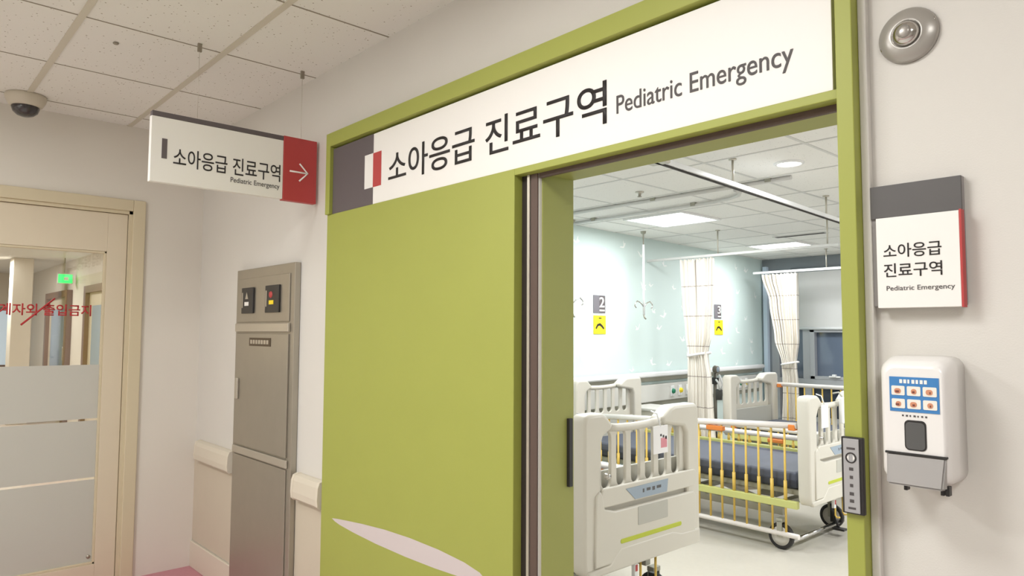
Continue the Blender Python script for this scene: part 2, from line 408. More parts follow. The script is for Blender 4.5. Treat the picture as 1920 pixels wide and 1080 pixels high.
MB().tube([(.0, -.15, .17), (.0, -.15, .39)], .006, 6).build('drop_rod', M['steeldark'], ex)

# ------------------------------------------------------------------ corridor ceiling things
def lamp_panel(name, x, y, z, m, label, group, parent_mat=None):
    t = thing(name, label, 'ceiling light', (x, y, z), group)
    fm = MB()
    for a in ((-.30, .30, -.30, -.275), (-.30, .30, .275, .30), (-.30, -.275, -.275, .275), (.275, .30, -.275, .275)): fm.box(a[0], a[1], a[2], a[3], -.015, 0, .002)
    fm.build('light_frame', M['white'], t)
    MB().box(-.275, .275, -.275, .275, -.008, -.001).build('diffuser', m, t)
    return t
labels = ['square corridor ceiling light above the green doorway', 'added unseen square corridor ceiling light farther along from the doorway', 'added unseen square corridor ceiling light near the opposite wall']
for (x, y, p), lb in zip(CORR_LAMPS, labels): lamp_panel('unseen_ceiling_light', x, y, ZC, M['lampwarm'], lb, 'corridor ceiling lights')
t = thing('dome_camera', 'ivory security camera with smoked dome on the corridor ceiling', 'security camera', (-4.27, -.965, ZC))
MB().lathe([(0, 0), (.088, 0), (.092, -.010), (.086, -.030), (.074, -.052), (.066, -.060), (0, -.060)], (0, 0, 0)).build('base', M['domebase'], t)
MB().lathe([(.060, -.058), (.062, -.066), (.054, -.088), (.036, -.104), (.015, -.111), (0, -.112)], (0, 0, 0)).build('dome', M['dome'], t)
tag(MB().lathe([(0, 0), (.009, 0), (.012, -.004), (.008, -.008), (0, -.008)], (-3.22, -.80, ZC), seg=14).build('ceiling_plug', M['groove']), 'small dark plug in a corridor ceiling tile', 'plug')

# hanging direction sign
SX = -2.98
hs = thing('hanging_sign', 'white hanging direction sign with red arrow block near the ceiling', 'sign', (SX, -.365, 2.0))
def sg(o): o.parent = hs; o.location = Vector((0, 0, 0))-hs.location; return o
sg(MB().box(SX-.026, SX, -.717, -.172, 1.995, 2.258, .002).build('white_panel', M['signwhite']))
sg(MB().box(SX-.026, SX, -.715, -.172, 2.2585, 2.279, .002).build('top_strip', M['charcoal']))
sg(MB().box(SX-.030, SX+.002, -.1715, -.012, 1.991, 2.281, .002).build('red_block', M['red']))
sg(MB().box(SX, SX+.0015, -.676, -.656, 2.092, 2.172).build('marker_bar', M['charcoal']))
sg(text_mesh('lettering', '소아응급 진료구역', M['ink'], None, (SX+.0002, -.632, 2.068), (0, 1, 0), (0, 0, 1), .447, .076, .0012, .004))
sg(text_mesh('small_lettering', 'Pediatric Emergency', M['ink2'], None, (SX+.0002, -.402, 2.030), (0, 1, 0), (0, 0, 1), .215, .028))
sg(MB().tube([(SX+.003, -.142, 2.125), (SX+.003, -.058, 2.125)], .004, 6).tube([(SX+.003, -.096, 2.165), (SX+.003, -.056, 2.125), (SX+.003, -.096, 2.085)], .004, 6).build('arrow', M['signwhite']))
for y in (-.54, -.085):
    wi = sg(MB().tube([(SX-.013, y, 2.278), (SX-.013, y, ZC)], .0007, 6).build('hanging_wire', M['alu']))
    MB().box(SX-.018, SX-.008, y-.008, y+.008, ZC-.035, ZC).build('ceiling_clip', M['groove'], wi)

# ------------------------------------------------------------------ steel service cabinet in the wall
CX0, CX1, CY = -3.84, -3.135, -.03
cb = thing('service_cabinet', 'tall stainless steel service cabinet set in the corridor wall', 'cabinet', (-3.49, 0, 0))
def cc(o): o.parent = cb; o.location = -cb.location; return o
body = MB().box(CX0, CX1, CY, -.001, .002, 1.735, .003)
cc(body.build('body', M['steel']))
cc(MB().box(CX0+.03, CX1-.045, CY-.006, CY, 1.455, 1.685, .002).build('control_panel', M['steel']))
cc(MB().box(CX0+.02, CX1-.035, CY-.014, CY, 1.405, 1.448, .004).build('ledge', M['alu']))
dr = cc(MB().box(CX0+.03, CX1-.045, CY-.008, CY, .815, 1.395, .002).build('upper_door', M['steel']))
MB().box(CX0+.05, CX0+.085, CY-.020, CY-.008, 1.05, 1.16, .004).build('handle', M['alu'], dr)
lbm = MB().box(-3.63, -3.37, CY-.0105, CY-.008, 1.332, 1.374).build('name_label', M['labelbrown'], dr)
lp = MB()
for k in range(7): lp.box(-3.615+k*.033, -3.615+k*.033+.024, CY-.0112, CY-.0104, 1.343, 1.363)
lp.build('label_print', M['alu'], lbm)
cc(MB().box(CX0+.02, CX1-.03, CY-.012, CY, .768, .806, .004).build('middle_ledge', M['alu']))
cc(MB().box(CX0+.03, CX1-.045, CY-.006, CY, .06, .760, .002).build('lower_door', M['steel']))
def device(x0, x1, lamp):
    d = cc(MB().box(x0, x1, CY-.016, CY-.006, 1.500, 1.635, .003).build('valve_box', M['black']))
    cx = (x0+x1)/2
    MB().box(x0+.01, x0+.022, CY-.0175, CY-.016, 1.53, 1.61).build('pale_bar', M['alu'], d)  # narrow pale bar on the box front
    if lamp: MB().lathe([(0, .006), (.014, .005), (.017, 0)], (cx-.01, CY-.016, 1.588), '-y', 14).build('red_lamp', M['red'], d)
    else: MB().prism([(cx-.022, 1.575), (cx+.016, 1.575), (cx-.003, 1.612)], lambda u, v, q: (u, q, v), CY-.0175, CY-.016).build('warning_mark', M['alu'], d)
    MB().box(cx-.03, cx+.022, CY-.0175, CY-.016, 1.540, 1.560).build('tag_plate', M['yellowsign'] if lamp else M['signwhite'], d)
device(-3.735, -3.585, False); device(-3.435, -3.275, True)

# ------------------------------------------------------------------ handrails
def handrail(x0, x1, label):
    prof = [(0, .655), (-.016, .645), (-.032, .642), (-.042, .652), (-.045, .680), (-.042, .730), (-.034, .752), (-.016, .758), (0, .757)]
    m = MB(); m.prism([(p[0], p[1]) for p in prof], lambda u, v, q: (q, u, v), x0+.02, x1-.02)
    o = thing('handrail', label, 'handrail', ((x0+x1)/2, 0, .63), 'wall handrails')
    def p(q): q.parent = o; q.location = -o.location
    p(m.build('rail_cover', M['rail']))
    for a, bb in ((x0, x0+.02), (x1-.02, x1)):
        m = MB(); m.prism([(q[0]*1.03, .703+(q[1]-.703)*1.03) for q in prof], lambda u, v, q: (q, u, v), a, bb); p(m.build('end_cap', M['skirting']))
handrail(-4.40, -3.87, 'cream handrail between the wall corner and the steel cabinet')
handrail(-3.10, -2.84, 'short cream handrail between steel cabinet and green panel')

# ------------------------------------------------------------------ green doorway
PF = -.035
d2 = thing('door_2', 'olive green sliding doorway surround with a wide side panel', 'doorway', (-1.7, 0, 0)); struct(d2)
def dd(o): o.parent = d2; o.location = -d2.location; return o
dd(MB().box(-2.822, -1.605, PF, 0, 0, 1.918, .002).build('side_panel', M['green']))
dd(MB().box(-1.605, -.575, PF, 0, 1.897, 1.918, .002).build('header_lip', M['green']))
dd(MB().box(-2.822, -2.786, PF-.012, 0, 1.918, 2.276, .002).build('edge_strip', M['green']))
dd(MB().box(-2.786, -.575, PF-.012, 0, 2.216, 2.276, .002).build('top_rail', M['green']))
dd(MB().box(-2.786, -.607, -.008, 0, 1.918, 2.216).build('sign_shade_backing', M['dark']))  # dark colour stands in for the shade round the sign
dd(MB().box(-.607, -.573, PF-.012, 0, 0, 2.216, .002).build('right_post', M['green']))
dd(MB().box(-.573, -.556, -.018, 0, 0, 2.29, .003).build('white_edge', M['wall']))
dd(MB().box(OX0-.004, OX0, .012, .15, 0, OZ-.004).box(OX0, OX0+.004, .012, .15, 0, OZ-.004).build('jamb_liner', M['green_in']))
dd(MB().box(OX0, OX1-.002, .042, .15, OZ-.004, OZ).build('head_liner', M['green_in']))
dd(MB().box(OX0, OX1, .0, .042, OZ-.002, OZ+.002).build('track_slot', M['dark']))
dd(MB().box(OX0, OX1, -.001, .010, OZ-.018, OZ-.002).build('track_cover', M['rubber']))
dd(MB().box(-1.604, -1.577, -.002, 0, 0, 1.897).build('door_gap', M['dark']))
dd(MB().box(-1.574, -1.563, -.010, 0, 0, 1.897, .001).build('metal_edge', M['alu']))
dd(MB().box(-1.562, -1.532, -.006, 0, 0, 1.897, .002).build('door_seal', M['rubber']))
dd(MB().box(OX0+.004, OX0+.016, .118, .135, .93, 1.14, .002).build('door_pull', M['black']))
dd(MB().lathe([(0, .008), (.008, .006), (.010, 0)], (OX0+.004, .03, .66), 'x', 12).build('floor_stop_bolt', M['chrome']))
dc = [(-2.725, .628), (-2.68, .634), (-2.60, .642), (-2.48, .653), (-2.32, .664), (-2.15, .669), (-1.98, .667), (-1.84, .658), (-1.76, .645), (-1.735, .632),
      (-1.76, .618), (-1.85, .607), (-2.0, .600), (-2.18, .597), (-2.38, .599), (-2.55, .606), (-2.66, .614), (-2.70, .620)]
dd(MB().prism(dc, lambda u, v, q: (u, q, v), PF-.0006, PF).build('oval_decal', M['lilac']))

# header sign
hd = thing('header_sign', 'long white sign panel with charcoal and red block above the doorway', 'sign', (-1.7, -.03, 1.922))
def hh(o): o.parent = hd; o.location = -hd.location; return o
SF = -.030
hh(MB().box(-2.784, -.620, SF, -.008, 1.919, 2.206, .001).build('white_panel', M['signwhite']))
hh(MB().prism([(-2.784, 1.919), (-2.452, 1.919), (-2.452, 1.988), (-2.520, 1.988), (-2.520, 2.128), (-2.452, 2.128), (-2.452, 2.206), (-2.784, 2.206)], lambda u, v, q: (u, q, v), SF-.0012, SF).build('charcoal_block', M['charcoal']))
hh(MB().box(-2.452, -2.392, SF-.0016, SF, 1.988, 2.126).build('red_block', M['red']))
hh(text_mesh('lettering', '소아응급 진료구역', M['ink'], None, (-2.338, SF-.0002, 1.983), (1, 0, 0), (0, 0, 1), 1.103, .122, .0015, .004))
hh(text_mesh('english_lettering', 'Pediatric Emergency', M['ink2'], None, (-1.200, SF-.0002, 1.984), (1, 0, 0), (0, 0, 1), .496, .066, .0015, .0))

# switch plate on the right post
sp = thing('door_switch_plate', 'narrow grey door switch plate on the green post', 'door switch', (-.589, PF-.012, 1.053))
MB().box(-.021, .021, -.011, 0, 0, .150, .002).build('back_box', M['black'], sp)
MB().box(-.016, .014, -.014, -.011, .003, .147, .001).build('face_plate', M['platesteel'], sp)
MB().lathe([(.0105, 0), (.0105, .0012), (.0085, .0014), (.0085, 0)], (-.001, -.014, .110), '-y', 20).build('icon_ring', M['ink'], sp)
ic = MB()
ic.prism([(-.0085, .110), (-.005, .116), (-.005, .104)], lambda u, v, q: (u, q, v), -.0150, -.014)
ic.prism([(.0065, .110), (.003, .116), (.003, .104)], lambda u, v, q: (u, q, v), -.0150, -.014)
ic.build('arrow_icon', M['signwhite'], sp)
pr_ = MB()
for z, ww, h in ((.128, .016, .004), (.088, .008, .006), (.072, .006, .006), (.056, .006, .006), (.040, .008, .006), (.026, .008, .006), (.012, .014, .004)):
    pr_.box(-.001-ww/2, -.001+ww/2, -.0146, -.014, z-h/2, z+h/2)
pr_.build('plate_lettering', M['ink2'], sp)

# wall plaque
pq = thing('room_plaque', 'white and grey room plaque with red edge right of the doorway', 'sign', (-.47, 0, 1.458))
def pp(o): o.parent = pq; o.location = -pq.location; return o
pp(MB().box(-.556, -.395, -.014, 0, 1.462, 1.703, .001).build('back_plate', M['plaqueback']))
pp(MB().box(-.556, -.395, -.019, -.014, 1.637, 1.703, .001).build('grey_header', M['plaquegrey']))
pp(MB().box(-.542, -.397, -.032, -.014, 1.458, 1.636, .001).build('white_panel', M['signwhite']))
pp(MB().box(-.397, -.393, -.0325, -.014, 1.457, 1.638, .0005).build('red_edge', M['red']))
pp(text_mesh('lettering', '소아응급', M['ink'], None, (-.529, -.0322, 1.556), (1, 0, 0), (0, 0, 1), .102, .027, .0008, .004))
pp(text_mesh('lettering', '진료구역', M['ink'], None, (-.529, -.0322, 1.518), (1, 0, 0), (0, 0, 1), .102, .027, .0008, .004))
pp(text_mesh('small_lettering', 'Pediatric Emergency', M['ink2'], None, (-.525, -.0322, 1.489), (1, 0, 0), (0, 0, 1), .118, .012, .0006))

# soap dispenser
sd = thing('soap_dispenser', 'white hand sanitiser dispenser with blue sticker on the wall', 'dispenser', (-.458, 0, 1.12))
def ss(o): o.parent = sd; o.location = -sd.location; return o
def ring(y, x0, x1, z0, z1, r): return [(u, y, v) for u, v in rounded(x0, x1, z0, z1, r, 5)]
bm = MB(); secs = [ring(0, -.528, -.405, 1.135, 1.366, .022), ring(-.05, -.526, -.405, 1.135, 1.366, .022), ring(-.086, -.520, -.406, 1.137, 1.360, .022), ring(-.098, -.514, -.409, 1.141, 1.352, .020), ring(-.102, -.507, -.414, 1.147, 1.344, .016)]
vs = [[bm.bm.verts.new(p) for p in s] for s in secs]
for i in range(len(vs)-1):
    for k in range(len(vs[0])):
        q = bm.bm.faces.new((vs[i][k], vs[i][(k+1) % len(vs[0])], vs[i+1][(k+1) % len(vs[0])], vs[i+1][k])); q.smooth = True
bm.bm.faces.new(vs[0]); bm.bm.faces.new(vs[-1])
ss(bm.build('housing', M['plastic']))
F = -.1022
st = ss(MB().box(-.500, -.418, F-.0008, F, 1.266, 1.329).build('instruction_sticker', M['blue']))
m1 = MB(); m2 = MB(); m3 = MB()
for r in range(2):
    for c in range(3):
        x = -.4965+c*.0262; z = 1.2955-r*.0235
        m1.prism(rounded(x, x+.0225, z, z+.0170, .002, 3), lambda u, v, q: (u, q, v), F-.0016, F-.0007)
        m2.prism(rounded(x+.005+.002*((r+c) % 2), x+.016, z+.003, z+.0125, .004, 3), lambda u, v, q: (u, q, v), F-.0022, F-.0015)
        m3.box(x+.007+.002*c, x+.013, F-.0026, F-.0021, z+.005, z+.0085)
m1.build('picture_cell', M['cell'], st); m2.build('hand_picture', M['skinprint'], st); m3.build('hand_print_pattern', M['brownprint'], st)
m4 = MB()
for k, ww in enumerate((.006, .006, .004, .006, .005, .006, .006)): m4.box(-.4825+k*.0068, -.4825+k*.0068+ww*.8, F-.0014, F-.0007, 1.3175, 1.3245)
m4.build('title_print', M['signwhite'], st)
m5 = MB()
for k, ww in enumerate((.004, .005, .003, .005, .003, .004, .004)): m5.box(-.480+k*.0064, -.480+k*.0064+ww*.7, F-.0007, F, 1.2575, 1.2605)
ss(m5.build('small_print', M['ink2']))
ss(plate2d('level_window_rim', [rounded(-.4765, -.4405, 1.1975, 1.2515, .008)], .002, .0004, M['black'], None, XZ(F)))
ss(plate2d('level_window', [rounded(-.4745, -.4425, 1.1995, 1.2475, .007)], .0036, .0004, M['darkwindow'], None, XZ(F)))
lv = MB(); A = [(-.508, 1.187), (-.4085, 1.187), (-.411, 1.134), (-.503, 1.134)]
front = [(-.508, -.105, 1.190), (-.410, -.105, 1.190), (-.412, -.122, 1.136), (-.503, -.122, 1.136)]
back = [(-.508, -.095, 1.190), (-.410, -.095, 1.190), (-.412, -.095, 1.133), (-.503, -.095, 1.133)]
a = [lv.bm.verts.new(p) for p in front]; b_ = [lv.bm.verts.new(p) for p in back]
lv.bm.faces.new(a); lv.bm.faces.new(b_[::-1])
for i in range(4): lv.bm.faces.new((a[i], b_[i], b_[(i+1) % 4], a[(i+1) % 4]))
bmesh.ops.bevel(lv.bm, geom=list(lv.bm.edges), offset=.003, segments=2, affect='EDGES')
ss(lv.build('push_lever', M['greyplastic']))
ss(MB().box(-.510, -.408, -.106, -.098, 1.1885, 1.1925, .001).build('lever_shadow_gap', M['black']))
for x in (-.485, -.425, -.417): ss(MB().box(x, x+.006, -.09, -.075, 1.122, 1.139, .001).build('mounting_lug', M['black']))

# round wall spotlight
sl = thing('wall_spotlight', 'round chrome spotlight fixed high on the wall beside doorway', 'spotlight', (-.481, 0, 2.0))
MB().lathe([(0, 0), (.055, 0), (.055, .006), (.052, .010), (.030, .018), (.026, .018), (.022, .012), (0, .012)], (0, 0, 0), '-y', 40).build('trim_ring', M['lampgrey'], sl)
MB().lathe([(.024, .016), (.025, .022), (.020, .028), (.012, .033), (0, .035)], (0, 0, 0), '-y', 28).build('lens', M['chrome'], sl)
MB().lathe([(.012, .030), (.013, .036), (.006, .038), (0, .038)], (.002, 0, -.001), '-y', 18).build('bulb_tip', M['lampgrey'], sl)
for a in (200, 20): MB().lathe([(0, .004), (.004, .004), (.005, 0)], (.050*math.cos(math.radians(a)), -.006, .050*math.sin(math.radians(a))), '-y', 10).build('fixing_screw', M['chrome'], sl)

# ------------------------------------------------------------------ the ward
RZ = 2.4
def mx(y): return -4.379-(y-3.284)*.0881
YW = 7.4
struct(MB().box(-5.0, 1.6, .15, YW+.2, -.06, 0).build('floor_ward', M['creamfloor']))
struct(MB().box(-5.0, 1.6, .15, YW+.2, RZ, RZ+.06).build('ceiling_ward', M['wtile']))
g = MB()
for k in range(-2, 9): g.box(-4.9, 1.5, 2.06+k*.62-.009, 2.06+k*.62+.009, RZ-.003, RZ) if 2.06+k*.62 < YW else None
for k in range(-5, 6): g.box(-1.65+k*.6-.009, -1.65+k*.6+.009, .15, YW, RZ-.0025, RZ)
struct(g.build('trim_4', M['wtee']))
wm = MB()
yA, yB = .15, YW
P = [(mx(yA), yA), (mx(yB), yB), (mx(yB)-.15, yB), (mx(yA)-.15, yA)]
wm.prism(P, lambda u, v, q: (u, v, q), 0, RZ)
# pale printed birds on the mint wall
wm.slot(1)
bird = [(-.050, .018), (-.028, .012), (-.010, -.004), (.006, -.006), (.022, .022), (.034, .030), (.024, .006), (.040, -.004), (.046, -.010), (.020, -.020), (-.004, -.024), (-.024, -.006)]
rng = random.Random(3)
for iy in range(11):
    for iz in range(5):
        y = 2.9+iy*.40+rng.uniform(-.13, .13)+(.2 if iz % 2 else 0); z = 1.12+iz*.27+rng.uniform(-.09, .09)
        if y > 7.2 or z > 2.34: continue
        a = rng.uniform(-.9, .9); s = rng.uniform(1.0, 1.6); fl = rng.choice((-1, 1))
        pts = [(y+fl*s*(u*math.cos(a)-v*math.sin(a)), z+s*(u*math.sin(a)+v*math.cos(a))) for u, v in bird]
        wm.prism(pts, lambda u, v, q: (mx(u)+q, u, v), .0004, .0012)
struct(wm.build('wall_mint', [M['mint'], M['mintwhite']]))
struct(MB().box(1.5, 1.6, .15, YW, 0, RZ).build('wall_ward_right', M['white']))
# window wall
WX0, WX1, WZ0, WZ1 = -4.62, -1.6, .30, 2.20
ww = MB().box(-5.0, WX0, YW, YW+.2, 0, RZ).box(WX0, WX1, YW, YW+.2, 0, WZ0).box(WX0, WX1, YW, YW+.2, WZ1, RZ).box(WX1, 1.6, YW, YW+.2, 0, RZ)
struct(ww.build('wall_window', M['wallgrey']))
win = thing('window_1', 'wide grey framed ward window dark with night outside', 'window', (-3.1, YW, WZ0)); struct(win)
def wi_(o): o.parent = win; o.location = -win.location; return o
fm = MB()
fm.box(WX0, WX1, YW-.02, YW+.10, .765, .835, .004).box(WX0, WX1, YW+.02, YW+.10, WZ1-.05, WZ1).box(WX0, WX1, YW+.02, YW+.10, WZ0, WZ0+.05)
for x in (WX0, -4.20, -2.6, WX1-.06): fm.box(x, x+.10, YW-.01, YW+.10, WZ0, WZ1, .004)
wi_(fm.build('window_frame', M['frame']))
wi_(MB().box(-4.10, -4.04, YW-.025, YW+.05, .835, 1.50, .004).box(-2.66, -2.60, YW-.025, YW+.05, .835, 1.50, .004).box(-4.10, -2.60, YW-.025, YW+.05, 1.425, 1.49, .004).box(-4.10, -2.60, YW-.025, YW+.05, .835, .875, .004).build('sash', M['frame']))
wi_(MB().box(WX0+.10, WX1-.06, YW+.055, YW+.065, .835, WZ1-.05).build('glass_pane', M['nightglass']))
wi_(MB().box(WX0+.10, WX1-.06, YW+.055, YW+.065, WZ0+.05, .765).build('lower_glass_pane', M['lowglass']))
wi_(MB().box(-3.86, -3.72, YW-.045, YW-.025, .865, .885, .004).box(-3.81, -3.77, YW-.07, YW-.02, .875, .905, .004).build('window_handle', M['white']))
rb = thing('roller_blind', 'pale grey roller blind half lowered over the ward window', 'blind', (-3.2, YW-.07, 1.46))
MB().box(-1.10, 1.55, .03, .034, .03, .76).build('blind_cloth', M['blind'], rb)
MB().tube([(-1.10, .03, .015), (1.55, .03, .015)], .018, 12).build('bottom_bar', M['white'], rb)
MB().tube([(-1.12, .03, .77), (1.57, .03, .77)], .03, 14).build('roller_tube', M['wallgrey'], rb)
struct(MB().box(mx(YW-.06)+.03, mx(YW-.06)+.085, YW-.06, YW-.002, 0, 2.30).build('trim_5', M['seagreen']))  # added strip, pale blue over its full height

# bed head service rail on the mint wall
def wall_bar(name, y0, y1, z0, z1, d0, d1, m, parent=None, bev=.004):
    a = MB(); a.prism([(mx(y0)+d0, y0), (mx(y1)+d0, y1), (mx(y1)+d1, y1), (mx(y0)+d1, y0)], lambda u, v, q: (u, v, q), z0, z1)
    if bev: bmesh.ops.bevel(a.bm, geom=list(a.bm.edges), offset=bev, segments=2, affect='EDGES')
    o = a.build(name, m)
    if parent: o.parent = parent; o.location = -parent.location
    return o
sr = thing('bumper_rail', 'long white bumper rail along the mint wall behind the beds', 'wall rail', (mx(5), 5.0, .94))
wall_bar('rail_cover', .3, 7.25, .955, 1.005, .03, .085, M['white'], sr, .012)
wall_bar('mounting_strip', .3, 7.25, .91, .955, 0, .045, M['bedframe'], sr)
co = thing('service_console', 'grey wall console with coloured gas outlets behind the white curtain', 'service panel', (mx(5), 5.0, .70))
wall_bar('console_body', 3.2, 7.2, .70, .875, 0, .055, M['console'], co)
wall_bar('lower_channel', 3.2, 7.2, .655, .70, 0, .035, M['bedframe'], co)
for y, m in ((4.90, 'teal'), (5.06, 'yellowsign'), (5.22, 'white'), (6.55, 'teal'), (6.72, 'yellowsign')):
    o = wall_bar('gas_outlet', y-.035, y+.035, .735, .845, .055, .066, M['white'], co, .003)
    k = MB().lathe([(0, .018), (.024, .018), (.028, 0)], (mx(y)+.066, y, .79), 'x', 16).build('outlet_ring', M[m], o)

# bed number signs and warning signs
def wall_plate(name, label, cat, y0, y1, z0, z1, m):
    o = thing(name, label, cat, (mx((y0+y1)/2), (y0+y1)/2, z0))
    wall_bar('plate', y0, y1, z0, z1, .001, .006, m, o, .001)
    return o
N_Y = (-.0881/math.hypot(1, .0881), 1/math.hypot(1, .0881), 0)
def num_sign(y0, y1, z0, z1, digit, label):
    o = wall_plate('bed_number_sign', label, 'sign', y0, y1, z0, z1, M['signgrey'])
    h = z1-z0; wd = y1-y0
    def add(q): q.parent = o; q.location = q.location-o.location
    add(wall_bar('dark_half', y0+wd*.5, y1-.004, z0+.006, z1-.006, .006, .007, M['charcoal'], None, 0))
    yy = y0+wd*.48
    add(text_mesh('number', digit, M['signwhite'], None, (mx(yy)+.0072, yy, z0+h*.32), N_Y, (0, 0, 1), wd*.44, h*.58, .001, .02))
    add(wall_bar('name_strip', y0+wd*.5, y1-.012, z0+.018, z0+.034, .0071, .008, M['signwhite'], None, 0))
num_sign(3.546, 3.737, 1.595, 1.765, '2', 'grey bed number sign reading 2 on the mint wall')
num_sign(5.985, 6.165, 1.585, 1.755, '3', 'grey bed number sign just past the tied white curtain')
def warn(y0, y1, z0, z1, label):
    o = wall_plate('fall_warning_sign', label, 'sign', y0, y1, z0, z1, M['yellowsign'])
    h = z1-z0; wd = y1-y0; cy = (y0+y1)/2; cz = z0+h*.42
    pts = [(-.36, -.10), (-.20, .12), (.02, .17), (.20, .06), (.36, -.10), (.30, -.17), (.12, -.03), (-.02, .04), (-.16, .0), (-.28, -.16)]
    a = MB(); a.prism([(cy+u*wd, cz+v*h) for u, v in pts], lambda u, v, q: (mx(u)+q, u, v), .006, .0075)
    a.box(mx(cy)+.0062, mx(cy)+.0075, cy-.022, cy+.022, z1-.030, z1-.020)
    q = a.build('pictogram', M['ink'], o); q.location = -o.location
warn(3.548, 3.745, 1.395, 1.572, 'yellow warning sign below the bed number 2 sign')
warn(5.992, 6.205, 1.390, 1.568, 'yellow warning sign below the number sign beside the curtain')

# ward ceiling things
wl = ['bright square ceiling panel near the mint wall close to doorway', 'bright square ceiling panel near the window', 'added unseen ceiling panel on the far half of the ward toward the door', 'added unseen ceiling panel on the far half of the ward toward window', 'ceiling panel just inside the ward behind the green header']
for (x, y, p), lb in zip(WARD_PANELS, wl): lamp_panel('ceiling_panel_light', x, y, RZ, M['lampon'], lb, 'ward ceiling panel lights')
dl = thing('downlight', 'round bright downlight in the ward ceiling near doorway', 'ceiling light', (WARD_DOWNLIGHT[0], WARD_DOWNLIGHT[1], RZ))
MB().lathe([(.085, 0), (.085, -.006), (.070, -.012), (.066, -.004), (.066, 0)], (0, 0, 0)).build('trim_ring', M['white'], dl)
MB().lathe([(0, -.008), (.050, -.007), (.066, -.003)], (0, 0, 0)).build('lamp_face', M['lampon'], dl)
sk = thing('sprinkler', 'small ceiling sprinkler head on the ward ceiling', 'sprinkler', (-3.03, 2.47, RZ))
MB().lathe([(0, 0), (.030, 0), (.030, -.006), (.012, -.010), (.010, -.030), (0, -.030)], (0, 0, 0), seg=16).build('escutcheon', M['alu'], sk)
MB().lathe([(0, -.034), (.016, -.034), (.016, -.037), (0, -.037)], (0, 0, 0), seg=16).build('deflector', M['steeldark'], sk)
vt = thing('ceiling_vent', 'long dark slot vent in the ward ceiling before panel light', 'vent', (-3.25, 5.37, RZ))
MB().box(-.27, .27, -.05, .05, -.006, 0, .002).build('vent_frame', M['wtee'], vt)
MB().box(-.25, .25, -.03, .03, -.008, -.006).build('slot', M['dark'], vt)

# curtain tracks
def post(t, x, y, z0, z1):
    m = MB().tube([(x, y, z0), (x, y, z1)], .007, 8)
    m.lathe([(0, 0), (.022, 0), (.022, -.008), (0, -.010)], (x, y, z1), seg=14)
    return m.build('hanger_post', M['alu'], t)
ct = thing('curtain_track', 'white suspended curtain track running from doorway toward the window', 'curtain track')
MB().box(-.018, .018, -1.6, 2.0, -.014, .014, .004).build('rail', M['white'], ct)
MB().box(-.008, .008, -1.6, 2.0, -.020, -.014).build('rail_slot', M['dark'], ct)
ct.location = (-2.14, 2.85, 2.25); ct.rotation_euler.z = math.radians(4.2)
for y in (-.76, .70): post(ct, 0, y, .012, RZ-2.25)
MB().box(-.05, .05, -1.62, -1.52, -.02, .02, .004).build('end_bracket', M['alu'], ct)
c2 = thing('curtain_track', 'grey ceiling curtain track crossing above the bed by the doorway', 'curtain track', (-3.1, 2.73, RZ))
MB().tube([(-1.22, 0, -.015), (1.05, 0, -.015)], .013, 8).build('rail', M['wtee'], c2)
for x in (-1.0, 0, .9): MB().box(x-.02, x+.02, -.018, .018, -.022, 0).build('ceiling_clip', M['bedframe'], c2)
c3 = thing('curtain_track', 'curved grey curtain track bending to the mint wall above bed two', 'curtain track', (-3.1, 3.1, RZ))
pts = [(.62, -.30, -.02), (.60, -.20, -.02), (.54, -.11, -.02), (.44, -.05, -.02), (.30, -.01, -.02), (.1, 0, -.02), (-1.22, 0, -.02)]
MB().tube(pts, .013, 8).build('rail', M['wtee'], c3)
for x in (-.9, .1): MB().box(x-.02, x+.02, -.018, .018, -.027, 0).build('ceiling_clip', M['bedframe'], c3)
c4 = thing('curtain_track', 'grey curtain track holding the tied curtain beside bed two', 'curtain track', (-3.7, 4.5, 2.16))
MB().box(-.78, 1.2, -.012, .012, -.012, .012, .003).build('rail', M['wtee'], c4)
post(c4, .05, 0, .012, RZ-2.16); post(c4, 1.1, 0, .012, RZ-2.16)
c5 = thing('curtain_track', 'bright white curtain track in front of the window blind', 'curtain track', (-3.3, 6.72, 2.165))
MB().box(-1.2, 1.6, -.014, .014, -.014, .014, .004).build('rail', M['white'], c5)
post(c5, -.28, 0, .012, RZ-2.165); post(c5, 1.3, 0, .012, RZ-2.165)

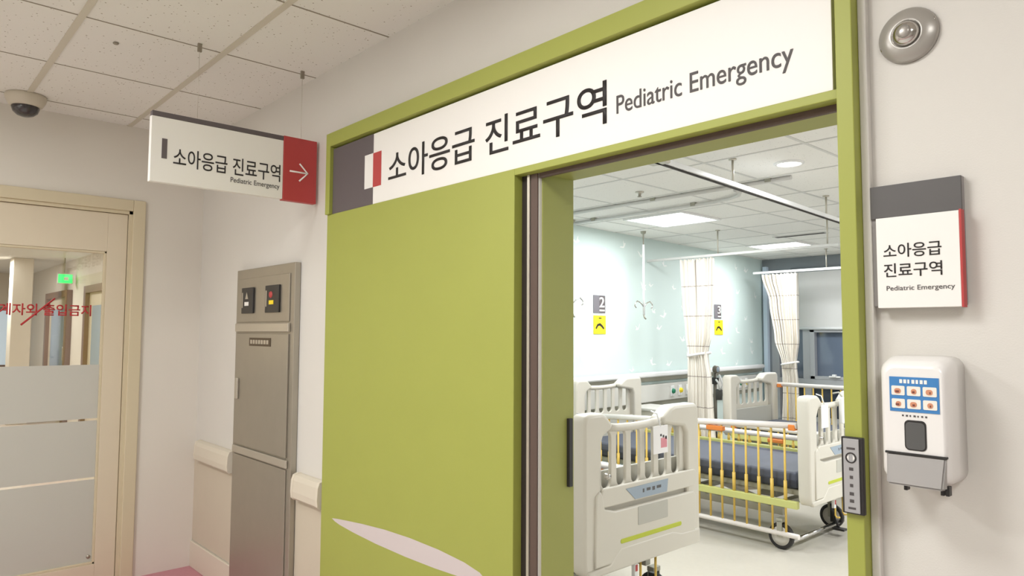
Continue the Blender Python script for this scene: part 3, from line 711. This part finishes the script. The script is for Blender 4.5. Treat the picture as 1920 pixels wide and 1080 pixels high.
# curtains
def curtain(name, label, cx, y, ztop, zbot, prof, npl, seed):
    """prof: list of (z, left x, right x); pleated bunch"""
    rg = random.Random(seed); ns, nz = 150, 64
    ph = [rg.uniform(0, 6.28) for _ in range(4)]
    bm = bmesh.new(); grid = []
    def width(z):
        for (z0, a0, b0), (z1, a1, b1) in zip(prof, prof[1:]):
            if z1 <= z <= z0:
                t = (z0-z)/(z0-z1); t = t*t*(3-2*t)
                return a0+(a1-a0)*t, b0+(b1-b0)*t
        return prof[-1][1:]
    for j in range(nz+1):
        z = ztop+(zbot-ztop)*j/nz; a, b = width(z); row = []
        amp = .05+.02*math.sin(ph[0]+z*2)
        for i in range(ns+1):
            s = i/ns
            wob = .25*math.sin(2*PI*s*2.3+ph[1])+.12*math.sin(z*5+ph[2]+s*9)
            x = a+(b-a)*(s+.010*math.sin(2*PI*s*npl*2+ph[3]))
            yy = y+amp*math.sin(2*PI*s*npl+wob*1.5)+.012*math.sin(2*PI*s*npl*2.7+ph[2])+.02*math.cos(PI*(s-.5))
            zz = z+(0 if j else .012*abs(math.sin(2*PI*s*npl*.5)))
            row.append(bm.verts.new((x-cx, yy-y, zz-zbot)))
        grid.append(row)
    uvl = bm.loops.layers.uv.new('UVMap')
    for j in range(nz):
        for i in range(ns):
            f = bm.faces.new((grid[j][i], grid[j][i+1], grid[j+1][i+1], grid[j+1][i])); f.smooth = True
            for l, (jj, ii) in zip(f.loops, ((j, i), (j, i+1), (j+1, i+1), (j+1, i))):
                l[uvl].uv = (ii/ns*1.6, (ztop-zbot)*(1-jj/nz))
    me = bpy.data.meshes.new('cloth'); bm.to_mesh(me); bm.free(); me.materials.append(M['curtain'])
    t = thing(name, label, 'curtain', (cx, y, zbot), 'ward curtains')
    o = bpy.data.objects.new('cloth', me); COL.objects.link(o); o.parent = t
    sm = o.modifiers.new('thickness', 'SOLIDIFY'); sm.thickness = .002
    a, b = width(ztop)
    for k in range(8):
        x = a+(b-a)*(k+.5)/8-cx
        MB().tube([(x, 0, ztop-zbot-.012), (x+.005, 0, ztop-zbot+.004), (x, 0, ztop-zbot+.014)], .003, 6).build('curtain_hook', M['white'], t)
    tz = [p for p in prof if len(p) > 2][-3][0]
    a, b = width(tz)
    tb = MB(); n = 24
    tb.tube([(((a+b)/2-cx)+((b-a)/2+.012)*math.cos(2*PI*k/n), .02+.062*math.sin(2*PI*k/n), tz-zbot+.02*math.cos(2*PI*k/n)) for k in range(n+1)], .012, 6)
    tb.build('tie_band', M['paper'], t)
curtain('curtain', 'tied plaid white curtain between the second bed and its neighbour', -3.88, 4.5, 2.13, .10,
        [(2.13, -4.085, -3.69), (1.75, -4.07, -3.70), (1.40, -4.03, -3.73), (1.20, -3.995, -3.775), (.95, -3.995, -3.745), (.09, -4.0, -3.71)], 9, 4)
curtain('curtain', 'tied plaid white curtain in front of the ward window', -4.1, 6.72, 2.13, .10,
        [(2.13, -4.395, -3.925), (1.80, -4.30, -3.925), (1.35, -4.235, -3.925), (1.05, -4.145, -3.965), (.80, -4.14, -3.95), (.09, -4.16, -3.93)], 10, 9)

# IV hangers on the ceiling
def iv(x, y, label):
    t = thing('iv_hanger', label, 'iv hanger', (x, y, 0), 'ceiling iv hangers')
    MB().lathe([(0, RZ), (.028, RZ), (.024, RZ-.02), (.008, RZ-.03), (.008, RZ-.07), (0, RZ-.07)], (0, 0, 0), seg=16).build('ceiling_trolley', M['bedframe'], t)
    MB().tube([(0, 0, RZ-.06), (0, 0, RZ-.14)], .005, 8).build('link', M['steeldark'], t)
    MB().tube([(0, 0, RZ-.13), (0, 0, 1.58)], .011, 12).build('rod', M['white'], t)
    for s in (-1, 1):
        MB().tube([(0, 0, 1.66), (0, s*.05, 1.70), (0, s*.10, 1.715), (0, s*.135, 1.69), (0, s*.14, 1.665), (0, s*.12, 1.65)], .006, 8).build('hook_arm', M['chrome'], t)
    MB().tube([(0, 0, 1.58), (.0, .012, 1.555), (0, .03, 1.545)], .008, 8).build('end_hook', M['bedframe'], t)
iv(-4.2, 4.06, 'white rod iv hanger hanging before the mint wall')
iv(-4.2, 3.04, 'iv hanger mostly hidden behind the green jamb')

# ------------------------------------------------------------------ hospital beds
def board(name, W, top, bot, x, thick, parent, head=False):
    """moulded end board in (y, z): thin slotted panel between two thicker raised corners, round top rail"""
    s = W/.90
    o = [(0.03, bot), (W-.03, bot), (W-.008, bot+.02), (W, bot+.06), (W, top-.04), (W-.010, top-.012), (W-.03, top),
         (.69*s, top), (.655*s, top-.010), (.60*s, top-.045), (.57*s, top-.055), (.36*s, top-.063), (.215*s, top-.058), (.185*s, top-.045), (.155*s, top-.012), (.13*s, top),
         (.03, top), (.010, top-.012), (0, top-.04), (0, bot+.06), (.008, bot+.02)]
    o = [(.01+y*(W-.02)/W, z-.007 if z > (top+bot)/2 else z+.007) for y, z in o]     # sits inside the corner posts
    loops = [o]
    for k in range(6):
        c = (.170+k*.108)*s; hw = .034*s
        zt = top-.083; zb = top-(.335 if not head else .30)
        loops.append(rounded(c-hw, c+hw, zb, zt, hw*.9, 5))
    b = plate2d(name, loops, .018, .004, M['bed'], parent, YZ(x))
    lp = [(.03, bot), (.115*s, bot), (.115*s, top-.14), (.135*s, top-.10), (.19*s, top-.075), (.20*s, top-.052), (.185*s, top-.040), (.155*s, top-.012), (.13*s, top), (.03, top), (.010, top-.012), (0, top-.04), (0, bot+.06), (.008, bot+.02)]
    rp = [(W-.03, bot), (W-.115*s, bot), (W-.115*s, top-.14), (W-.135*s, top-.11), (.60*s, top-.085), (.575*s, top-.062), (.60*s, top-.045), (.655*s, top-.010), (.69*s, top), (W-.03, top), (W-.010, top-.012), (W, top-.04), (W, bot+.06), (W-.008, bot+.02)]
    for p in (lp, rp): plate2d('corner_post', [p], thick+.03, .016, M['bed'], b, YZ(x-(.015 if not head else -.015)))
    MB().tube([(x, .17*s, top-.066), (x, .25*s, top-.074), (x, .36*s, top-.078), (x, .48*s, top-.076), (x, .60*s, top-.068)], .019, 12).build('top_rail', M['bed'], b)
    return b
def caster(parent, x, y):
    w_ = MB().lathe([(.050, -.013), (.078, -.016), (.085, -.010), (.085, .010), (.078, .016), (.050, .013), (.050, -.013)], (x, y, .085), 'y', 28).build('wheel', M['tyre'], parent)
    MB().lathe([(0, -.017), (.030, -.018), (.062, -.0145), (.062, .0145), (.030, .018), (0, .017)], (x, y, .085), 'y', 24).build('hub_cover', M['hub'], w_)
    fk = MB().box(x-.018, x+.018, y-.030, y-.021, .08, .185, .003).box(x-.018, x+.018, y+.021, y+.030, .08, .185, .003).box(x-.022, x+.022, y-.030, y+.030, .175, .20, .004)
    fk.build('fork', M['bedframe'], w_)
def side_rail(parent, x0, x1, y, ztop, zbot, deck, full=True, drop=0.0):
    """tubular side rail: white top and bottom tubes, yellow bars, lime strip"""
    zt = lambda x: ztop-drop*(x1-x)/(x1-x0)
    r = MB().tube([(x0, y, zt(x0)), (x1, y, ztop)], .021, 12)
    if full: r.tube([(x0, y, zbot), (x1, y, zbot)], .017, 10)
    r = r.build('side_rail', M['railwhite'], parent)
    n = int((x1-x0-.16)/.0925)
    for k in range(n+1):
        x = x1-.085-k*.0925
        MB().tube([(x, y, zbot if full else deck-.14), (x, y, zt(x)-.015)], .0075, 8).tube([(x, y, deck+.022), (x, y, deck+.145 if full else deck+.06)], .0115, 8).build('rail_bar', M['yellow'], r)
    MB().box(x0, x1, y-.018, y+.018, deck-(.026 if full else .036), deck+.022, .006).build('lime_strip', M['lime'], r)
    MB().box(x1-.05, x1-.004, y-.025, y+.025, ztop-.032, ztop+.006, .006).build('corner_joint', M['orange'], r)
    MB().box(x0+.004, x0+.05, y-.025, y+.025, zt(x0)-.032, zt(x0)+.006, .006).build('corner_joint', M['orange'], r)
    xm = x1-.085-6*.0925
    MB().box(xm-.02, xm+.112, y-.022, y+.022, zt(xm)-.055, zt(xm)-.022, .008).build('latch', M['orange'], r)
    return r
def make_bed(label, xf, y0, W, top, dz, L=2.10, far_low=True, near_low=False, drop=.10):
    t = thing('hospital_bed', label, 'bed', (xf, y0+W/2, 0), 'ward hospital beds')
    # local: x from 0 (foot, outer face) to -L (head); y from -W/2
    h = -W/2
    def shift(o): o.location = (0, h, 0); return o
    bot = .31+dz; tp = top
    fb = shift(board('footboard', W, tp, bot, -.03, .055, t))
    s = W/.9
    # moulded lower body, recess, label, lime line and lip on the outer face
    lowp = [(.06*s, bot+.035), (.84*s, bot+.035), (.85*s, bot+.24), (.83*s, bot+.262), (.20*s, bot+.262), (.13*s, bot+.28), (.115*s, bot+.34), (.10*s, bot+.36), (.07*s, bot+.34)]
    plate2d('lower_shell', [lowp], .022, .008, M['bed'], fb, YZ(-.004))
    plate2d('ledge', [rounded(.105*s, .86*s, bot+.285, bot+.37, .03)], .014, .006, M['bed'], fb, YZ(-.001))
    tr = [(.275*s, bot+.348), (.605*s, bot+.352), (.595*s, bot+.292), (.345*s, bot+.292)]
    lb = plate2d('name_label', [tr], .003, .0008, M['bluelabel'], fb, YZ(.0072))
    pm = MB()
    for k, (a, ww_) in enumerate(((.40, .012), (.43, .03), (.475, .02), (.51, .035))): pm.box(.0085, .0092, a*s, (a+ww_)*s, bot+.315+.004*(k % 2), bot+.332)
    pm.build('label_print', M['plaquegrey'], lb)
    plate2d('card_pocket', [rounded(.365*s, .60*s, bot+.172, bot+.255, .006)], .004, .001, M['bedgrey'], fb, YZ(.0072))
    plate2d('lime_line', [rounded(.235*s, .715*s, bot+.112, bot+.132, .009)], .003, .0008, M['limeline'], fb, YZ(.0076))
    plate2d('bottom_lip', [[(.02, bot), (W-.02, bot), (W-.02, bot+.07), (.72*s, bot+.075), (.64*s, bot+.095), (.24*s, bot+.095), (.16*s, bot+.035), (.02, bot+.03)]], .030, .008, M['bed'], fb, YZ(-.006))
    MB().lathe([(0, .022), (.010, .022), (.013, .016), (.015, 0)], (-.002, .145*s, bot+.42), 'x', 8).build('board_latch', M['chrome'], fb)
    MB().box(-.078, -.062, .10*s, .80*s, bot+.05, tp-.265, .004).build('back_panel', M['bedgrey'], fb)
    # chrome hook strip and yellow drainage hooks under the footboard
    hk = MB().tube([(-.035, .40*s+.028*k, bot-.012+.012*(k % 2)) for k in range(11)], .006, 8)
    shift(hk.build('hook_strip', M['chrome'], t))
    for a in (.45, .57):
        shift(MB().tube([(-.045, a*s, bot+.01), (-.045, a*s, bot-.13), (-.035, a*s, bot-.145), (-.015, a*s, bot-.14)], .006, 8).build('drainage_hook', M['yellow'], t))
    ctg = shift(MB().box(-.03, -.010, .36*s, .385*s, bot-.065, bot-.005, .003).build('crank_tag', M['white'], t))
    MB().box(-.010, -.008, .365*s, .380*s, bot-.040, bot-.012).build('red_mark', M['red'], ctg)
    # headboard
    hb = shift(board('headboard', W, tp-.005, bot+.10, -L+.04, .06, t, head=True))
    plate2d('lower_shell', [rounded(.08*s, .82*s, bot+.15, bot+.35, .03)], .016, .006, M['bedgrey'], hb, YZ(-L+.074))
    # mattress and deck
    mz0, mz1 = .395+dz, .505+dz
    mt = MB().box(-L+.09, -.115, .05, W-.05, mz0, mz1, .022).build('mattress', M['mattress'], t); shift(mt)
    MB().box(-L+.095, -.112, .047, W-.047, mz0+.004, mz1-.045, .015).build('shaded_side', M['mattshade'], mt)  # same vinyl as the top, darkened by colour to give the sides shade
    shift(MB().box(-L+.08, -.10, .07, W-.07, .355+dz, .393+dz, .006).build('mattress_deck', M['bedframe'], t))
    # base frame with columns
    bf = MB()
    for y in (.12, W-.12): bf.box(-L+.14, -.24, y-.022, y+.022, .20, .25, .006)
    for x in (-.35, -1.05, -L+.30): bf.box(x-.03, x+.03, .12, W-.12, .205, .245, .006)
    for x in (-.50, -L+.5): bf.box(x-.07, x+.07, W/2-.06, W/2+.06, .24, .36+dz, .006)
    shift(bf.build('base_frame', M['bedframe'], t))
    ac = MB().tube([(-.55, .30*s, .24), (-1.0, .42*s, .30)], .022, 10).tube([(-.75, .25*s, .33+dz), (-.62, .25*s, .30+dz), (-.45, .25*s, .335+dz)], .018, 10)
    shift(ac.build('actuator', M['railwhite'], t))
    shift(MB().tube([(-.16, .06, .055), (-.16, W-.06, .055)], .014, 10).build('foot_bar', M['chrome'], t))
    pd = MB().box(-.20, -.16, W*.80, W*.83, .06, .19, .004).tube([(-.19, W*.80, .17), (-.10, W*.70, .05)], .010, 8).box(-.13, -.05, W*.66, W*.72, .04, .055, .004)
    shift(pd.build('brake_pedal', M['black'], t))
    for x in (-.22, -L+.22):
        for y in (.035, W-.10):
            caster(t, x, h+y)
    rx0, rx1 = -L+.10, -.09
    if near_low: shift(side_rail(t, rx0, rx1, .012, .520+dz, .105, .430+dz, full=False))
    else: shift(side_rail(t, rx0, rx1, .012, .812+dz, .105, .305+dz, drop=drop))
    if far_low: shift(side_rail(t, rx0, rx1, W-.012, .600+dz, .105, .500+dz, full=False))
    else: shift(side_rail(t, rx0, rx1, W-.012, .87+dz, .15, .36+dz))
    return t
bed1 = make_bed('nearest hospital bed with its end board at the doorway', -2.05, .79, .88, 1.05, .045, L=1.97)
bed2 = make_bed('yellow barred hospital bed standing second from the doorway', -2.07, 2.95, .90, 1.005, 0.0)
bed3 = make_bed('hospital bed behind the second one close to the window', -1.64, 4.74, .96, 1.0, .0, L=2.14, far_low=False, near_low=True)

# cards hanging on the end boards
def card(loc, label, ww_, h, stamp):
    t = thing('bed_card', label, 'card', loc)
    MB().box(-.0015, .0015, -ww_/2, ww_/2, -h, 0, .0005).build('sheet', M['paper'], t)
    MB().tube([(0, .0, -.004), (-.02, .0, .055), (-.055, 0, .065)], .004, 6).build('strap', M['white'], t)
    if stamp:
        MB().box(.0016, .0024, .0, ww_*.42, -h*.80, -h*.45).build('stamp', M['pinkprint'], t)
        p = MB()
        for k in range(3): p.box(.0016, .0024, -.005+.02*k, .007+.02*k, -h*.38-.008*k, -h*.30-.006*k)
        p.build('print', M['ink2'], t)
    return t
card((-2.036, 1.315, .965), 'white card with pink stamp hanging on nearest bed end', .115, .13, True)
card((-2.056, 3.14, .945), 'white paper tag on the rail of the second bed end', .10, .15, False)
tg = thing('call_handset', 'white call handset hooked on the second bed end corner', 'handset', (-2.05, 3.42, .86))
MB().box(-.012, .014, -.05, .05, -.06, .12, .012).build('body', M['white'], tg)
MB().lathe([(0, .004), (.011, .004), (.013, 0)], (.014, .012, .05), 'x', 14).build('red_button', M['pinkprint'], tg)
MB().lathe([(0, .004), (.011, .004), (.013, 0)], (.014, .012, .005), 'x', 14).build('call_button', M['red'], tg)
MB().tube([(0, -.02, .12), (-.02, -.025, .15), (-.06, -.025, .14)], .006, 6).build('hook', M['bedgrey'], tg)

# stand with gauges between curtain and third bed
ms = thing('suction_stand', 'grey pole stand with gauges beside the tied curtain', 'stand', (-4.02, 5.02, 0))
MB().lathe([(0, 0), (.13, 0), (.13, .02), (.03, .04), (0, .04)], (0, 0, 0), seg=24).build('base', M['standgrey'], ms)
MB().tube([(0, 0, .04), (0, 0, 1.02)], .018, 10).build('pole', M['standgrey'], ms)
MB().lathe([(0, .035), (.036, .033), (.042, .0), (.036, -.01), (0, -.01)], (.02, -.03, 1.035), 'x', 20).build('gauge', M['standgrey'], ms)
MB().lathe([(0, .002), (.026, .002), (.028, 0)], (.053, -.03, 1.035), 'x', 20).build('gauge_face', M['bluelabel'], ms)
MB().box(-.02, .03, -.03, .03, .88, .95, .006).build('regulator', M['black'], ms)
MB().tube([(.03, -.03, .93), (.07, -.05, .90), (.06, -.02, .84), (.03, .04, .80), (.06, .05, .87), (.05, .0, .98)], .010, 8).build('hose', M['white'], ms)
MB().lathe([(0, 0), (.035, 0), (.038, .10), (.030, .11), (0, .11)], (.03, .02, .72), seg=18).build('jar', M['darkwindow'], ms)

# bedside cabinet
bc = thing('bedside_cabinet', 'cream bedside cabinet under the wall console', 'cabinet', (-4.22, 4.22, 0))
MB().box(-.17, .17, -.19, .19, .06, .66, .006).build('body', M['bed'], bc)
MB().box(-.18, .18, -.20, .20, .66, .69, .008).build('top', M['console'], bc)
for z0, z1 in ((.46, .63), (.09, .44)):
    dq = MB().box(.171, .186, -.175, .175, z0, z1, .004).build('drawer' if z0 > .4 else 'door', M['bed'], bc)
    MB().box(.186, .20, -.05, .05, z1-.05, z1-.03, .003).build('handle', M['alu'], dq)
for x in (-.14, .14):
    for y in (-.16, .16): MB().lathe([(0, 0), (.02, 0), (.02, .06), (0, .06)], (x, y, 0), seg=12).build('foot', M['black'], bc)
